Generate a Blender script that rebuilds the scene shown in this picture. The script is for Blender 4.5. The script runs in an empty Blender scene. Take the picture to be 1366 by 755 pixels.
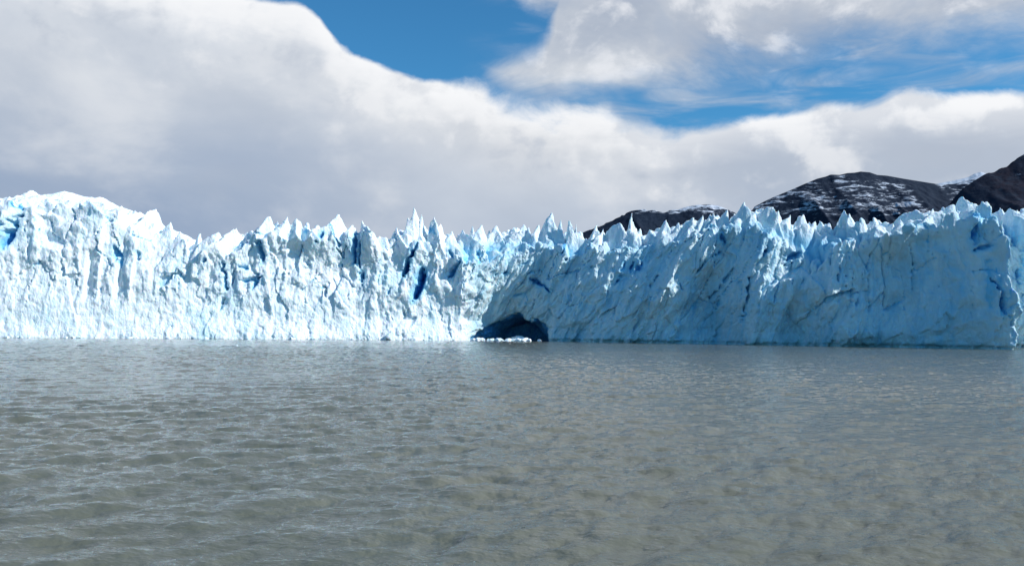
import bpy, math, random, time
import numpy as np
import openvdb
from mathutils import Matrix, Vector

T0 = time.time()
random.seed(7)
RS = np.random.RandomState(11)
sc = bpy.context.scene
COL = sc.collection

# ------------------------------------------------------------------ camera
F_PX, CX, CY = 1138.0, 683.0, 377.5
CAM_H = 5.0
PITCH, ROLL = math.radians(3.08), math.radians(0.63)
ROT = Matrix.Rotation(math.pi / 2 + PITCH, 3, 'X') @ Matrix.Rotation(ROLL, 3, 'Z')
cam_d = bpy.data.cameras.new('camera')
cam_d.lens = 30.0
cam_d.sensor_width = 36.0
cam_d.clip_start = 0.1
cam_d.clip_end = 60000
cam = bpy.data.objects.new('camera', cam_d)
cam.matrix_world = Matrix.Translation((0, 0, CAM_H)) @ ROT.to_4x4()
COL.objects.link(cam)
sc.camera = cam


def ray(px, py):
    return ROT @ Vector(((px - CX) / F_PX, -(py - CY) / F_PX, -1.0))


def at(px, py, Y):
    d = ray(px, py)
    t = Y / d.y
    return d.x * t, CAM_H + d.z * t


def azel(px, py):
    d = ray(px, py).normalized()
    return math.degrees(math.atan2(d.x, d.y)), math.degrees(math.asin(d.z))


# ------------------------------------------------------------------ noise helpers
class Noise:
    def __init__(self, seed):
        self.t = np.random.RandomState(seed).rand(64, 64, 64).astype(np.float32)

    def __call__(self, x, y, z):
        x, y, z = np.broadcast_arrays(x, y, z)
        out = 0.0
        fl = [np.floor(a) for a in (x, y, z)]
        fr = [(a - f).astype(np.float32) for a, f in zip((x, y, z), fl)]
        i0 = [f.astype(np.int64) & 63 for f in fl]
        i1 = [(i + 1) & 63 for i in i0]
        s = [f * f * f * (f * (f * 6 - 15) + 10) for f in fr]
        t = self.t
        def lx(a, b):
            return t[i0[0], a, b] * (1 - s[0]) + t[i1[0], a, b] * s[0]
        c0 = lx(i0[1], i0[2]) * (1 - s[1]) + lx(i1[1], i0[2]) * s[1]
        c1 = lx(i0[1], i1[2]) * (1 - s[1]) + lx(i1[1], i1[2]) * s[1]
        return c0 * (1 - s[2]) + c1 * s[2]


N1, N2, N3 = Noise(1), Noise(2), Noise(3)


def fbm(n, x, y, z, octv=4, gain=0.5):
    a, tot, out = 1.0, 0.0, 0.0
    for o in range(octv):
        k = 2.03 ** o
        out = out + a * (n(x * k + 7.1 * o, y * k + 3.7 * o, z * k + 1.3 * o) - 0.5)
        tot += a
        a *= gain
    return out / tot * 2.0          # about -0.6 .. 0.6


def ridged(n, x, y, z, octv=3, gain=0.5):
    a, tot, out = 1.0, 0.0, 0.0
    for o in range(octv):
        k = 2.03 ** o
        out = out + a * (1 - np.abs(2 * n(x * k + 5.1 * o, y * k + 2.7 * o, z * k + 9.3 * o) - 1))
        tot += a
        a *= gain
    return out / tot                # 0 .. 1


def smooth(a, b, x):
    t = np.clip((x - a) / (b - a), 0, 1)
    return t * t * (3 - 2 * t)


def cellhash(ix, iy, seed):
    r = np.random.RandomState(seed).rand(256, 256, 6).astype(np.float32)
    return r[ix & 255, iy & 255]


def facets(u, v, seed, tilt, curve, jitter=0.8):
    """lower envelope of randomly tilted, slightly curved plates (chipped ice)"""
    u, v = 0.92 * u + 0.39 * v, 0.92 * v - 0.39 * u
    iu, iv = np.floor(u).astype(int), np.floor(v).astype(int)
    best = np.full(u.shape, 9.0, np.float32)
    for du in (-2, -1, 0, 1, 2):
        for dv in (-2, -1, 0, 1, 2):
            h = cellhash(iu + du, iv + dv, seed)
            a = u - (iu + du + 0.5 + jitter * (h[..., 0] - 0.5))
            b = v - (iv + dv + 0.5 + jitter * (h[..., 1] - 0.5))
            val = (h[..., 4] - 0.5) + tilt * ((h[..., 2] - 0.5) * 2 * a + (h[..., 3] - 0.5) * 2 * b) + curve * (a * a + b * b)
            best = np.minimum(best, val)
    return best


def voronoi(u, v, seed, jitter=0.9):
    iu, iv = np.floor(u).astype(int), np.floor(v).astype(int)
    f1 = np.full(u.shape, 9.0, np.float32)
    f2 = np.full(u.shape, 9.0, np.float32)
    rnd = np.zeros(u.shape + (6,), np.float32)
    dx = np.zeros(u.shape, np.float32)
    dy = np.zeros(u.shape, np.float32)
    for du in (-1, 0, 1):
        for dv in (-1, 0, 1):
            h = cellhash(iu + du, iv + dv, seed)
            a = u - (iu + du + 0.5 + jitter * (h[..., 0] - 0.5))
            b = v - (iv + dv + 0.5 + jitter * (h[..., 1] - 0.5))
            d = np.sqrt(a * a + b * b)
            m = d < f1
            f2 = np.where(m, f1, np.minimum(f2, d))
            f1 = np.where(m, d, f1)
            rnd = np.where(m[..., None], h, rnd)
            dx = np.where(m, a, dx)
            dy = np.where(m, b, dy)
    return f1, f2, rnd, dx, dy


# ------------------------------------------------------------------ node helpers
class NT:
    def __init__(self, tree):
        self.t = tree

    def n(self, typ, **kw):
        nd = self.t.nodes.new(typ)
        for k, v in kw.items():
            if k.startswith('i_'):
                key = k[2:]
                key = int(key) if key.isdigit() else key.replace('_', ' ')
                if isinstance(v, bpy.types.NodeSocket):
                    self.t.links.new(v, nd.inputs[key])
                else:
                    nd.inputs[key].default_value = v
            else:
                setattr(nd, k, v)
        return nd

    def m(self, op, a, b=None, c=None, clamp=False):
        nd = self.t.nodes.new('ShaderNodeMath')
        nd.operation = op
        nd.use_clamp = clamp
        for i, v in enumerate((a, b, c)):
            if v is None:
                continue
            if isinstance(v, bpy.types.NodeSocket):
                self.t.links.new(v, nd.inputs[i])
            else:
                nd.inputs[i].default_value = v
        return nd.outputs[0]

    def sstep(self, x, a, b, lo=0.0, hi=1.0):
        nd = self.n('ShaderNodeMapRange', interpolation_type='SMOOTHSTEP')
        for k, v in (('Value', x), ('From Min', a), ('From Max', b), ('To Min', lo), ('To Max', hi)):
            if isinstance(v, bpy.types.NodeSocket):
                self.t.links.new(v, nd.inputs[k])
            else:
                nd.inputs[k].default_value = v
        return nd.outputs[0]

    def mix(self, fac, a, b):
        nd = self.n('ShaderNodeMix', data_type='RGBA')
        for i, v in ((0, fac), (6, a), (7, b)):
            if isinstance(v, bpy.types.NodeSocket):
                self.t.links.new(v, nd.inputs[i])
            else:
                nd.inputs[i].default_value = v if i == 0 else (*v, 1.0)[:4]
        return nd.outputs[2]

    def noise(self, vec, scale, detail=4.0, rough=0.5, dist=0.0):
        nd = self.n('ShaderNodeTexNoise', i_Scale=scale, i_Detail=detail, i_Roughness=rough, i_Distortion=dist)
        if vec is not None:
            self.t.links.new(vec, nd.inputs['Vector'])
        return nd.outputs['Fac']

    def mapping(self, vec, scale=(1, 1, 1), rot=(0, 0, 0), loc=(0, 0, 0)):
        nd = self.n('ShaderNodeMapping', i_Vector=vec, i_Scale=scale, i_Rotation=rot, i_Location=loc)
        return nd.outputs[0]

    def link(self, a, b):
        self.t.links.new(a, b)


def new_mat(name):
    m = bpy.data.materials.new(name)
    m.use_nodes = True
    nt = NT(m.node_tree)
    bsdf = m.node_tree.nodes['Principled BSDF']
    return m, nt, bsdf


def mesh_from(name, verts, faces, attrs=None, mat=None, smooth_shade=True):
    """faces: (n,4) or (n,3) int array"""
    me = bpy.data.meshes.new(name)
    verts = np.ascontiguousarray(verts, np.float32)
    faces = np.ascontiguousarray(faces, np.int32)
    k = faces.shape[1]
    me.vertices.add(len(verts))
    me.vertices.foreach_set('co', verts.ravel())
    me.loops.add(faces.size)
    me.loops.foreach_set('vertex_index', faces.ravel())
    me.polygons.add(len(faces))
    me.polygons.foreach_set('loop_start', np.arange(0, faces.size, k, dtype=np.int32))
    me.update(calc_edges=True)
    for nm, arr in (attrs or {}).items():
        a = me.attributes.new(nm, 'FLOAT', 'POINT')
        a.data.foreach_set('value', np.ascontiguousarray(arr, np.float32))
    if mat:
        me.materials.append(mat)
    if smooth_shade:
        me.shade_smooth()
    return me


def link(name, data, parent=None, label=None, cat=None, group=None, kind=None):
    o = bpy.data.objects.new(name, data)
    COL.objects.link(o)
    if parent:
        o.parent = parent
    for k, v in (('label', label), ('category', cat), ('group', group), ('kind', kind)):
        if v:
            o[k] = v
    return o


def submesh(name, verts, faces, sel, attrs, mat):
    f = faces[sel]
    used, inv = np.unique(f, return_inverse=True)
    me = mesh_from(name, verts[used], inv.reshape(f.shape), {k: v[used] for k, v in attrs.items()}, mat)
    me.normals_split_custom_set_from_vertices(VN2[used])      # no crease where parts of the one ice surface meet
    return me


# ================================================================== materials
def ice_material():
    m, nt, b = new_mat('glacier_ice')
    geo = nt.n('ShaderNodeNewGeometry')
    pos = geo.outputs['Position']
    blue = nt.n('ShaderNodeAttribute', attribute_name='blue').outputs['Fac']
    fresh = nt.n('ShaderNodeAttribute', attribute_name='fresh').outputs['Fac']
    dirt = nt.n('ShaderNodeAttribute', attribute_name='dirt').outputs['Fac']
    n_lo = nt.noise(nt.mapping(pos, (1, 1, 0.5)), 0.09, 5, 0.6, 0.4)
    n_hi = nt.noise(nt.mapping(pos, (1, 1, 0.6)), 0.7, 5, 0.65, 0.2)
    white = (0.795, 0.875, 0.93)
    pale = (0.62, 0.83, 0.925)
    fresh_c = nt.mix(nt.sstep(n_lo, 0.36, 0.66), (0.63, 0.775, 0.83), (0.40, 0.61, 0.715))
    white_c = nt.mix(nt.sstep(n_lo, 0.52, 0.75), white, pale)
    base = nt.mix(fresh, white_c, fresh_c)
    base = nt.mix(nt.m('MULTIPLY', nt.sstep(n_hi, 0.5, 0.72), 0.35), base, (0.70, 0.85, 0.92))
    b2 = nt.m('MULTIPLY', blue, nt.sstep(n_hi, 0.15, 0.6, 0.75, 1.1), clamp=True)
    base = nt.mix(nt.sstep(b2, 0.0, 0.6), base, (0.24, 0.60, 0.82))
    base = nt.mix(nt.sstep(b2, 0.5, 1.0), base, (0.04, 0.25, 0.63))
    n_d = nt.noise(nt.mapping(pos, (1.0, 1.0, 0.35), (0, 0.5, 0)), 0.55, 6, 0.7)
    dd = nt.m('MULTIPLY', dirt, nt.sstep(n_d, 0.52, 0.72), clamp=True)
    base = nt.mix(nt.m('MULTIPLY', dd, 0.75), base, (0.17, 0.16, 0.15))
    nt.link(base, b.inputs['Base Color'])
    b.inputs['Roughness'].default_value = 0.55
    b.inputs['IOR'].default_value = 1.31
    b.inputs['Specular IOR Level'].default_value = 0.35
    b.inputs['Subsurface Weight'].default_value = 0.30
    b.inputs['Subsurface Radius'].default_value = (0.35, 0.9, 1.4)
    b.inputs['Subsurface Scale'].default_value = 0.45
    warp = nt.n('ShaderNodeVectorMath', operation='ADD', i_0=nt.mapping(pos, (1, 1, 0.5), (0, 0.2, 0)),
                i_1=nt.n('ShaderNodeTexNoise', i_Vector=pos, i_Scale=0.8, i_Detail=4.0, i_Roughness=0.6).outputs['Color']).outputs[0]
    v1 = nt.n('ShaderNodeTexVoronoi', distance='MANHATTAN', i_Vector=warp, i_Scale=0.75, i_Randomness=1.0).outputs['Distance']
    v2 = nt.n('ShaderNodeTexVoronoi', distance='MANHATTAN', i_Vector=warp, i_Scale=1.7, i_Randomness=1.0).outputs['Distance']
    bump_t = nt.m('ADD', nt.m('MULTIPLY', nt.noise(nt.mapping(pos, (1, 1, 0.35), (0, 0.2, 0)), 1.6, 8, 0.75), 0.6),
                  nt.m('ADD', nt.m('MULTIPLY', v1, -0.40), nt.m('MULTIPLY', v2, -0.22)))
    bump = nt.n('ShaderNodeBump', i_Strength=0.7, i_Distance=0.6, i_Height=bump_t)
    nt.link(bump.outputs[0], b.inputs['Normal'])
    return m


ICE = ice_material()


# ================================================================== glacier
VX = 0.40
X0, X1 = -262.0, 262.0
Y0, Y1 = 268.0, 402.0
Z0, Z1 = -3.0, 64.0
xs = np.arange(X0, X1, VX).astype(np.float32)
ys = np.arange(Y0, Y1, VX).astype(np.float32)
zs = np.arange(Z0, Z1, VX).astype(np.float32)

# base line of the front (where the ice meets the water)
FRONT = np.array([(-300, 268), (-262, 280), (-190, 302), (-100, 330), (-60, 342), (-26, 352), (-20.0, 354.0), (-18.0, 357), (-15, 361), (-8, 366),
                  (2, 367), (15, 364), (60, 342), (120, 312), (150, 295), (165.8, 286), (167.8, 297), (169.3, 340), (262, 306)], float)


def front_y(x):
    return np.interp(x, FRONT[:, 0], FRONT[:, 1]).astype(np.float32)


def px_curve(pts, off):
    """image polyline -> (X, Z) samples on the front line pushed back by off metres"""
    out = []
    for px, py in pts:
        Y = 335.0
        for _ in range(6):
            X, Z = at(px, py, Y)
            Y = float(front_y(X)) + off
        out.append((*at(px, py, Y), Y))
    return np.array(out)


NOTCH = [(-120, 285), (-60, 290), (0, 302), (14, 282), (24, 266), (60, 264), (124, 267), (172, 286), (215, 302), (240, 320), (270, 325), (330, 322),
         (367, 310), (400, 307), (432, 311), (475, 325), (519, 325), (545, 316), (590, 316), (625, 316), (660, 314), (700, 313),
         (745, 315), (780, 321), (830, 318), (860, 318), (900, 307), (940, 296), (975, 292), (1010, 295), (1045, 298), (1085, 305),
         (1116, 305), (1165, 307), (1215, 301), (1255, 288), (1300, 290), (1366, 288), (1450, 285)]
BRIM = [(-120, 320), (0, 333), (30, 345), (60, 318), (100, 318), (125, 345), (160, 350), (215, 362), (300, 348), (400, 322), (440, 318), (480, 327),
        (560, 318), (600, 332), (650, 347), (720, 325), (780, 332), (830, 327), (860, 322), (900, 315), (960, 303), (1000, 303),
        (1040, 318), (1060, 342), (1090, 347), (1110, 323), (1160, 314), (1200, 308), (1240, 292), (1290, 293), (1320, 318), (1340, 335), (1348, 310), (1450, 300)]
cn = px_curve(NOTCH, 16)
cb = px_curve(BRIM, 1)
notch_z = np.interp(xs, cn[:, 0], cn[:, 1])
brim_z = np.interp(xs, cb[:, 0], cb[:, 1])
dome = (smooth(-205, -190, xs) * (1 - smooth(-140, -118, xs))).astype(np.float32)    # the smooth snowy dome

XX, YY = np.meshgrid(xs, ys, indexing='ij')
fy = front_y(xs)
S = (YY - fy[:, None]) * 0.94

depth = 14 + 16 * dome
ramp = np.clip(S / depth[:, None], 0, 1)
ramp = np.where(dome[:, None] > 0.5, ramp ** 1.15, ramp)
H = brim_z[:, None] * (1 - ramp) + notch_z[:, None] * ramp
H = H - 0.10 * np.clip(S - 30, 0, 200) + 2.4 * (1 - dome[:, None]) * smooth(3, 10, S)
wx = XX + 3.0 * fbm(N1, XX * 0.10, YY * 0.10, 0.5, 3)
wy = YY + 3.0 * fbm(N2, XX * 0.10, YY * 0.10, 0.5, 3)
rough_amp = (1 - 0.88 * dome)[:, None] * (0.75 + 0.25 * smooth(0, 6, S))
right = smooth(-25, 0, xs)[:, None]
# crevasse-bounded blocks in plan, cut deep between
f1, f2, rnd, dx, dy = voronoi(wx / 6.5, wy / 5.5, 21)
edge = f2 - f1
H = H + rough_amp * (-(3.5 + 5.5 * rnd[..., 2]) * np.exp(-(edge / 0.16) ** 1.3) + 5.5 * (rnd[..., 3] - 0.70)
                     + 7.5 * ((rnd[..., 4] - 0.5) * dx + (rnd[..., 5] - 0.5) * dy) - 1.4 * f1 * f1)
f1, f2, rnd, dx, dy = voronoi(wx / 2.7 + 9.2, wy / 2.9, 22)
H = H + rough_amp * (3.2 * (rnd[..., 3] - 0.6) - 1.5 * f1 + 2.0 * ((rnd[..., 4] - 0.5) * dx + (rnd[..., 5] - 0.5) * dy)) * 0.8
H = H + 1.2 * dome[:, None] * fbm(N3, XX * 0.07, YY * 0.07, 2.5, 4) + 0.8 * rough_amp * fbm(N3, XX * 0.3, YY * 0.3, 2.5, 3)

# ---- the peaks that make the skyline: px, py of the tip, half widths left/right (px), drop (px), metres behind the front
PEAKS = [
    (41, 259, 16, 10, 9, 26), (46, 251, 7, 9, 12, 24), (88, 254, 14, 20, 10, 24), (118, 262, 14, 18, 6, 30), (200, 277, 12, 12, 16, 16), (178, 281, 10, 14, 10, 18),
    (26, 262, 9, 10, 16, 9), (70, 277, 10, 22, 45, 4), (93, 294, 8, 14, 30, 3), (108, 300, 7, 12, 34, 2), (168, 311, 7, 7, 42, 2), (8, 292, 8, 9, 20, 8),
    (220, 295, 8, 10, 14, 12), (233, 305, 6, 8, 12, 10), (262, 310, 8, 7, 13, 10), (286, 309, 12, 11, 18, 7), (276, 315, 5, 6, 12, 9), (314, 302, 8, 13, 22, 9), (333, 312, 6, 8, 14, 12),
    (357, 287, 20, 8, 26, 8), (366, 294, 6, 9, 18, 10), (345, 300, 8, 8, 16, 11), (379, 285, 12, 20, 22, 7), (392, 290, 8, 12, 14, 8), (407, 298, 10, 14, 14, 7), (424, 300, 8, 10, 16, 9),
    (455, 283, 20, 16, 36, 7), (441, 293, 10, 10, 22, 5), (478, 299, 8, 8, 24, 5), (490, 293, 8, 15, 24, 6), (501, 308, 6, 8, 14, 7), (512, 312, 8, 8, 10, 9),
    (539, 300, 16, 10, 22, 4), (552, 287, 10, 7, 32, 8), (559, 274, 9, 8, 40, 8), (567, 284, 6, 6, 30, 9), (579, 286, 6, 14, 34, 6), (588, 297, 5, 9, 22, 8),
    (602, 306, 9, 9, 12, 9), (625, 305, 9, 9, 14, 12), (636, 300, 6, 6, 14, 14), (647, 297, 5, 6, 18, 14), (666, 300, 9, 12, 16, 13), (656, 304, 5, 6, 12, 15), (689, 302, 7, 8, 14, 13),
    (701, 300, 6, 5, 16, 14), (708, 299, 5, 7, 16, 12), (722, 298, 8, 6, 20, 10), (732, 283, 11, 9, 30, 16), (740, 295, 5, 7, 18, 13), (752, 290, 7, 6, 26, 10), (761, 288, 6, 9, 30, 9),
    (768, 299, 5, 7, 20, 8), (792, 297, 11, 8, 24, 12), (803, 303, 6, 6, 16, 13), (821, 297, 9, 8, 18, 12), (812, 305, 5, 6, 12, 14), (843, 282, 13, 9, 36, 14), (838, 294, 7, 6, 24, 13), (852, 300, 5, 6, 18, 15), (866, 304, 7, 9, 16, 11),
    (881, 290, 14, 8, 22, 10), (896, 295, 8, 9, 14, 9), (914, 287, 12, 10, 18, 9), (926, 285, 9, 8, 16, 10), (939, 282, 8, 8, 18, 10), (949, 286, 7, 7, 14, 11), (964, 279, 12, 9, 20, 10),
    (975, 283, 7, 7, 14, 11), (988, 269, 13, 10, 24, 9), (1000, 280, 8, 8, 16, 10), (1021, 273, 12, 10, 26, 10), (1032, 280, 7, 9, 22, 9), (1014, 282, 7, 6, 16, 12), (1048, 285, 9, 9, 20, 14), (1062, 285, 10, 12, 22, 14), (1074, 292, 7, 9, 18, 15),
    (1092, 292, 10, 12, 22, 17), (1132, 279, 14, 10, 26, 16), (1143, 283, 8, 16, 24, 15), (1120, 294, 9, 8, 14, 18), (1155, 294, 8, 9, 14, 13), (1182, 293, 20, 10, 20, 8), (1200, 295, 10, 12, 14, 9), (1172, 300, 9, 10, 18, 3),
    (1227, 278, 12, 14, 24, 15), (1214, 290, 9, 9, 18, 11), (1251, 277, 14, 10, 22, 12), (1262, 279, 10, 9, 18, 9), (1240, 284, 9, 9, 16, 14), (1294, 260, 24, 10, 48, 8), (1302, 272, 9, 8, 34, 7), (1284, 276, 8, 9, 30, 5), (1314, 275, 7, 9, 26, 12),
    (1308, 288, 5, 8, 26, 3), (1340, 275, 10, 9, 22, 16), (1352, 276, 8, 10, 20, 12), (1366, 279, 9, 12, 20, 12),
]
peak_id = np.full(H.shape, -1, np.int16)
peak_base = []
PW = []
LEAN = []
wxs = 1.9 * fbm(N2, XX * 0.20, YY * 0.20, 7.7, 4)
wys = 1.9 * fbm(N3, XX * 0.20, YY * 0.20, 3.1, 4)
chip = facets(XX / 2.4 + 0.3 * wxs, YY / 2.4 + 0.3 * wys, 61, 1.2, 0.4) + 0.5 * facets(XX / 1.2, YY / 1.2, 62, 1.2, 0.4)
for k, (px, py, wl, wr, dr, off) in enumerate(PEAKS):
    X, Z, Y = px_curve([(px, py)], off)[0]
    mpp = Y / F_PX                         # metres per photo pixel there
    asy = random.uniform(-0.15, 0.5) * min(wl, wr)
    wl, wr = wl + asy, wr - asy
    wl, wr, dr = wl * mpp * 1.28, wr * mpp * 1.28, dr * mpp * 1.25
    PW.append((X, Y, Z, wl, wr, dr))
    rg = random.Random(k * 31 + 5)
    i0, i1 = np.searchsorted(xs, [X - 2.2 * wl - 3, X + 2.2 * wr + 3])
    j0, j1 = np.searchsorted(ys, [Y - 22, Y + 22])
    sl = np.s_[i0:i1, j0:j1]
    ax = XX[sl] - X + wxs[sl]
    ay = YY[sl] - Y + wys[sl]
    skew = rg.uniform(-0.7, 0.7)
    ax = ax + skew * ay
    sr, s_l = dr / wr, dr / wl
    dpt = max(2.2, 0.5 * (wl + wr)) * rg.uniform(0.9, 2.6)
    cone = np.maximum(sr * ax, -s_l * ax)
    cone = np.maximum(cone, dr / dpt * ay)
    cone = np.maximum(cone, -dr / dpt * rg.uniform(0.35, 1.1) * ay)
    for _ in range(2):
        an = rg.uniform(0, 6.28)
        c = math.cos(an)
        sx = (sr if c > 0 else s_l) * abs(c) + dr / dpt * abs(math.sin(an))
        cone = np.maximum(cone, 0.92 * sx * (ax * c + ay * math.sin(an)) - rg.uniform(0, .05) * dr)
    # concave towards the foot for some, straight for others
    q = np.clip(cone / dr, 0, 4)
    cone = dr * np.where(q < 1, q ** rg.choice((0.7, 0.8, 0.95, 1.15)), q)
    hk = Z - cone + (0.15 + 1.0 * np.clip(q, 0, 1)) * 2.0 * chip[sl] + 0.3
    win = hk > H[sl]
    H[sl] = np.where(win, hk, H[sl])
    peak_id[sl] = np.where(win, k, peak_id[sl])
    LEAN.append(rg.uniform(-0.08, 0.22))
H = np.clip(H, -2.5, 61.5).astype(np.float32)

def slabs(u, v, seed, off, tilt):
    """broken plates: every cell is a flat, tilted slab set in or out of its neighbours"""
    f1, f2, rnd, dx, dy = voronoi(0.96 * u + 0.27 * v, 0.96 * v - 0.27 * u, seed)
    return off * (rnd[..., 3] - 0.5) + tilt * ((rnd[..., 4] - 0.5) * dx + (rnd[..., 5] - 0.5) * dy), f2 - f1, rnd[..., 2]


# ---- the face: y of the surface as a function of x and z
XF, ZF = np.meshgrid(xs, zs, indexing='ij')
D = front_y(XF + 5.0 * fbm(N1, XF * 0.04, 9.0, ZF * 0.09, 4) * smooth(0, 6, ZF) + 0.7 * fbm(N2, XF * 0.3, 9.0, ZF * 0.45, 3))
rgt = smooth(-26, -12, XF + 6 * fbm(N2, XF * 0.06, 5.0, ZF * 0.06, 3))
zpos = np.clip(ZF, 0, 60)
wsd = smooth(-32, -10, XF + 8 * fbm(N3, XF * 0.06, 5.0, ZF * 0.06, 3))
lean = (1 - wsd) * 0.20 * zpos + wsd * (0.02 * zpos + 0.0016 * zpos ** 2)
lean = lean * (1 - smooth(167, 170, XF)) + 0.08 * zpos * smooth(167, 170, XF)
D = D + lean
w1 = 5 * fbm(N1, XF * 0.05, 0.3, ZF * 0.05, 3)
w2 = 2 * fbm(N2, XF * 0.16, 0.3, ZF * 0.10, 3)
# left: vertical columns and ribs
colm = ridged(N2, (XF + w1 + w2) * 0.055, 1.5, ZF * 0.008, 3)
ribs = ridged(N3, (XF + w1 * 0.6 + w2) * 0.17, 4.5, ZF * 0.03, 3)
lo_fade = 0.25 + 0.75 * smooth(4, 24, ZF)
w3 = 0.7 * fbm(N3, XF * 0.5, 0.3, ZF * 0.5, 3)
hi_l = smooth(6, 24, ZF)
D_left = -3.0 * (colm - 0.5) * (0.35 + 0.65 * smooth(8, 30, ZF)) - 1.6 * (ribs - 0.5) * lo_fade - 0.5 * (ridged(N1, (XF + w3 + w2) * 0.40, 7.5, ZF * 0.05, 2) - 0.5)
sA, eA, rA = slabs((XF + 0.8 * w2 + w3) / 5.2, (ZF + 0.5 * w1) / 14, 71, 1.6, 1.8)
sB, eB, rB = slabs((XF + 0.6 * w2 + w3) / 2.6, (ZF + w3 + w2) / 5.2, 72, 0.75, 1.2)
sC, eC, rC = slabs((XF + w3) / 1.35, (ZF + w3) / 1.9, 73, 0.28, 0.5)
dome_f = 1 - 0.55 * np.interp(XF, xs, dome)
D_left = D_left + dome_f * ((0.35 + 0.65 * hi_l) * sA + (0.6 + 0.4 * hi_l) * sB + sC)
D_left = D_left + 1.2 * lo_fade * facets((XF + w2) / 9, (ZF + w1) / 13, 31, 1.1, 0.35)
crackL = np.exp(-(eA / 0.05) ** 1.5) * (rA > 0.72) * hi_l
D_left = D_left + 1.5 * crackL
D_left = D_left - 2.5 * (1 - smooth(0, 9, ZF)) * ridged(N1, XF * 0.09, 2.5, ZF * 0.05, 3)
# right: diagonal flutes leaning to the right, broader slabs
slant = 0.42 * (1 - smooth(60, 150, XF)) + 0.05
xd = XF - slant * ZF + w1 * 0.6
flt = ridged(N1, xd * 0.045, 8.5, ZF * 0.010, 3)
flt2 = ridged(N2, (xd + w2) * 0.15, 6.5, ZF * 0.028, 3)
D_right = -12.0 * (flt - 0.5) * (0.45 + 0.55 * smooth(3, 18, ZF)) - 4.8 * (flt2 - 0.5) - 2.0 * (ridged(N3, (xd + w2) * 0.33, 2.5, ZF * 0.05, 2) - 0.5)
D_right = D_right + 2.2 * facets((xd + w2) / 11, (ZF + w1) / 15, 41, 1.1, 0.35)
sA, eA, rA = slabs((xd + 0.8 * w2 + w3) / 6.0, (ZF + 0.5 * w1) / 17, 81, 2.4, 3.4)
sB, eB, rB = slabs((xd + 0.6 * w2 + w3) / 2.7, (ZF + w3 + w2) / 6.0, 82, 0.9, 1.7)
sC, eC, rC = slabs((xd + w3) / 1.3, (ZF + w3) / 2.2, 83, 0.35, 0.7)
corner = 1 - 0.35 * smooth(110, 145, XF)
D_right = D_right + corner * (sA + sB) + sC
crackR = np.exp(-(eA / 0.05) ** 1.5) * (rA > 0.55) * smooth(5, 16, ZF)
D_right = D_right + 1.8 * crackR
D = D + D_left * (1 - rgt) + D_right * rgt * (1 - 0.3 * smooth(115, 150, XF))
# rib under every peak near the edge
for (X, Y, Z, wl, wr, dr), pk in zip(PW, PEAKS):
    if pk[5] > 9:
        continue
    w = 0.55 * (wl + wr)
    sl = slant if X > -20 else 0.0
    g = np.exp(-(((XF - sl * (ZF - Z)) - X) / w) ** 2) * smooth(Z - dr * 1.4 - 9, Z - dr * 0.5, ZF)
    D = D - (0.55 * pk[5]) * g
BLUE = (0.55 * (crackL * (1 - rgt) + crackR * rgt)).astype(np.float32)
DIRT = np.zeros(D.shape, np.float32)


def fpt(px, py):
    X, Z, Y = px_curve([(px, py)], 2)[0]
    if 1290 < px < 1346:                       # the projecting corner itself, not the wall set back behind it
        Y = 291.0
        X, Z = at(px, py, Y)
    return X, Z, Y / F_PX


def seg_dist(px0, py0, px1, py1):
    xa, za, mpp = fpt(px0, py0)
    xb, zb, _ = fpt(px1, py1)
    ux, uz = xb - xa, zb - za
    L2 = ux * ux + uz * uz + 1e-6
    wob = 1.6 * fbm(N3, XF * 0.22, 1.0, ZF * 0.22, 4) + 0.7 * fbm(N2, XF * 0.75, 4.0, ZF * 0.6, 2)
    t = np.clip(((XF - xa) * ux + (ZF - za) * uz) / L2, 0, 1)
    return np.hypot(XF + wob - xa - t * ux, ZF + wob - za - t * uz), t, mpp


def crevasse(px0, py0, px1, py1, wpx, dep, blue=1.0):
    """a slot cut into the face, narrowing to its ends, with dense blue ice inside"""
    global D
    d, t, mpp = seg_dist(px0, py0, px1, py1)
    if px0 > 640:
        wpx, dep = wpx * (0.8 if px0 < 1270 else 1.15), dep * 0.75
    w = wpx * mpp * 0.5 * (0.35 + 0.65 * np.sin(np.pi * np.clip(t * 0.84 + 0.08, 0, 1)) ** 0.7)
    k = np.clip(1 - d / (1.35 * w), 0, 1) ** 0.6
    D = D + dep * k
    np.maximum(BLUE, blue * (1 - smooth(w * 0.3, w * 1.4 + 0.3, d)), out=BLUE)
    np.maximum(BLUE, 0.42 * blue * (1 - smooth(w, w * 2.6 + 1.2, d)), out=BLUE)


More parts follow.
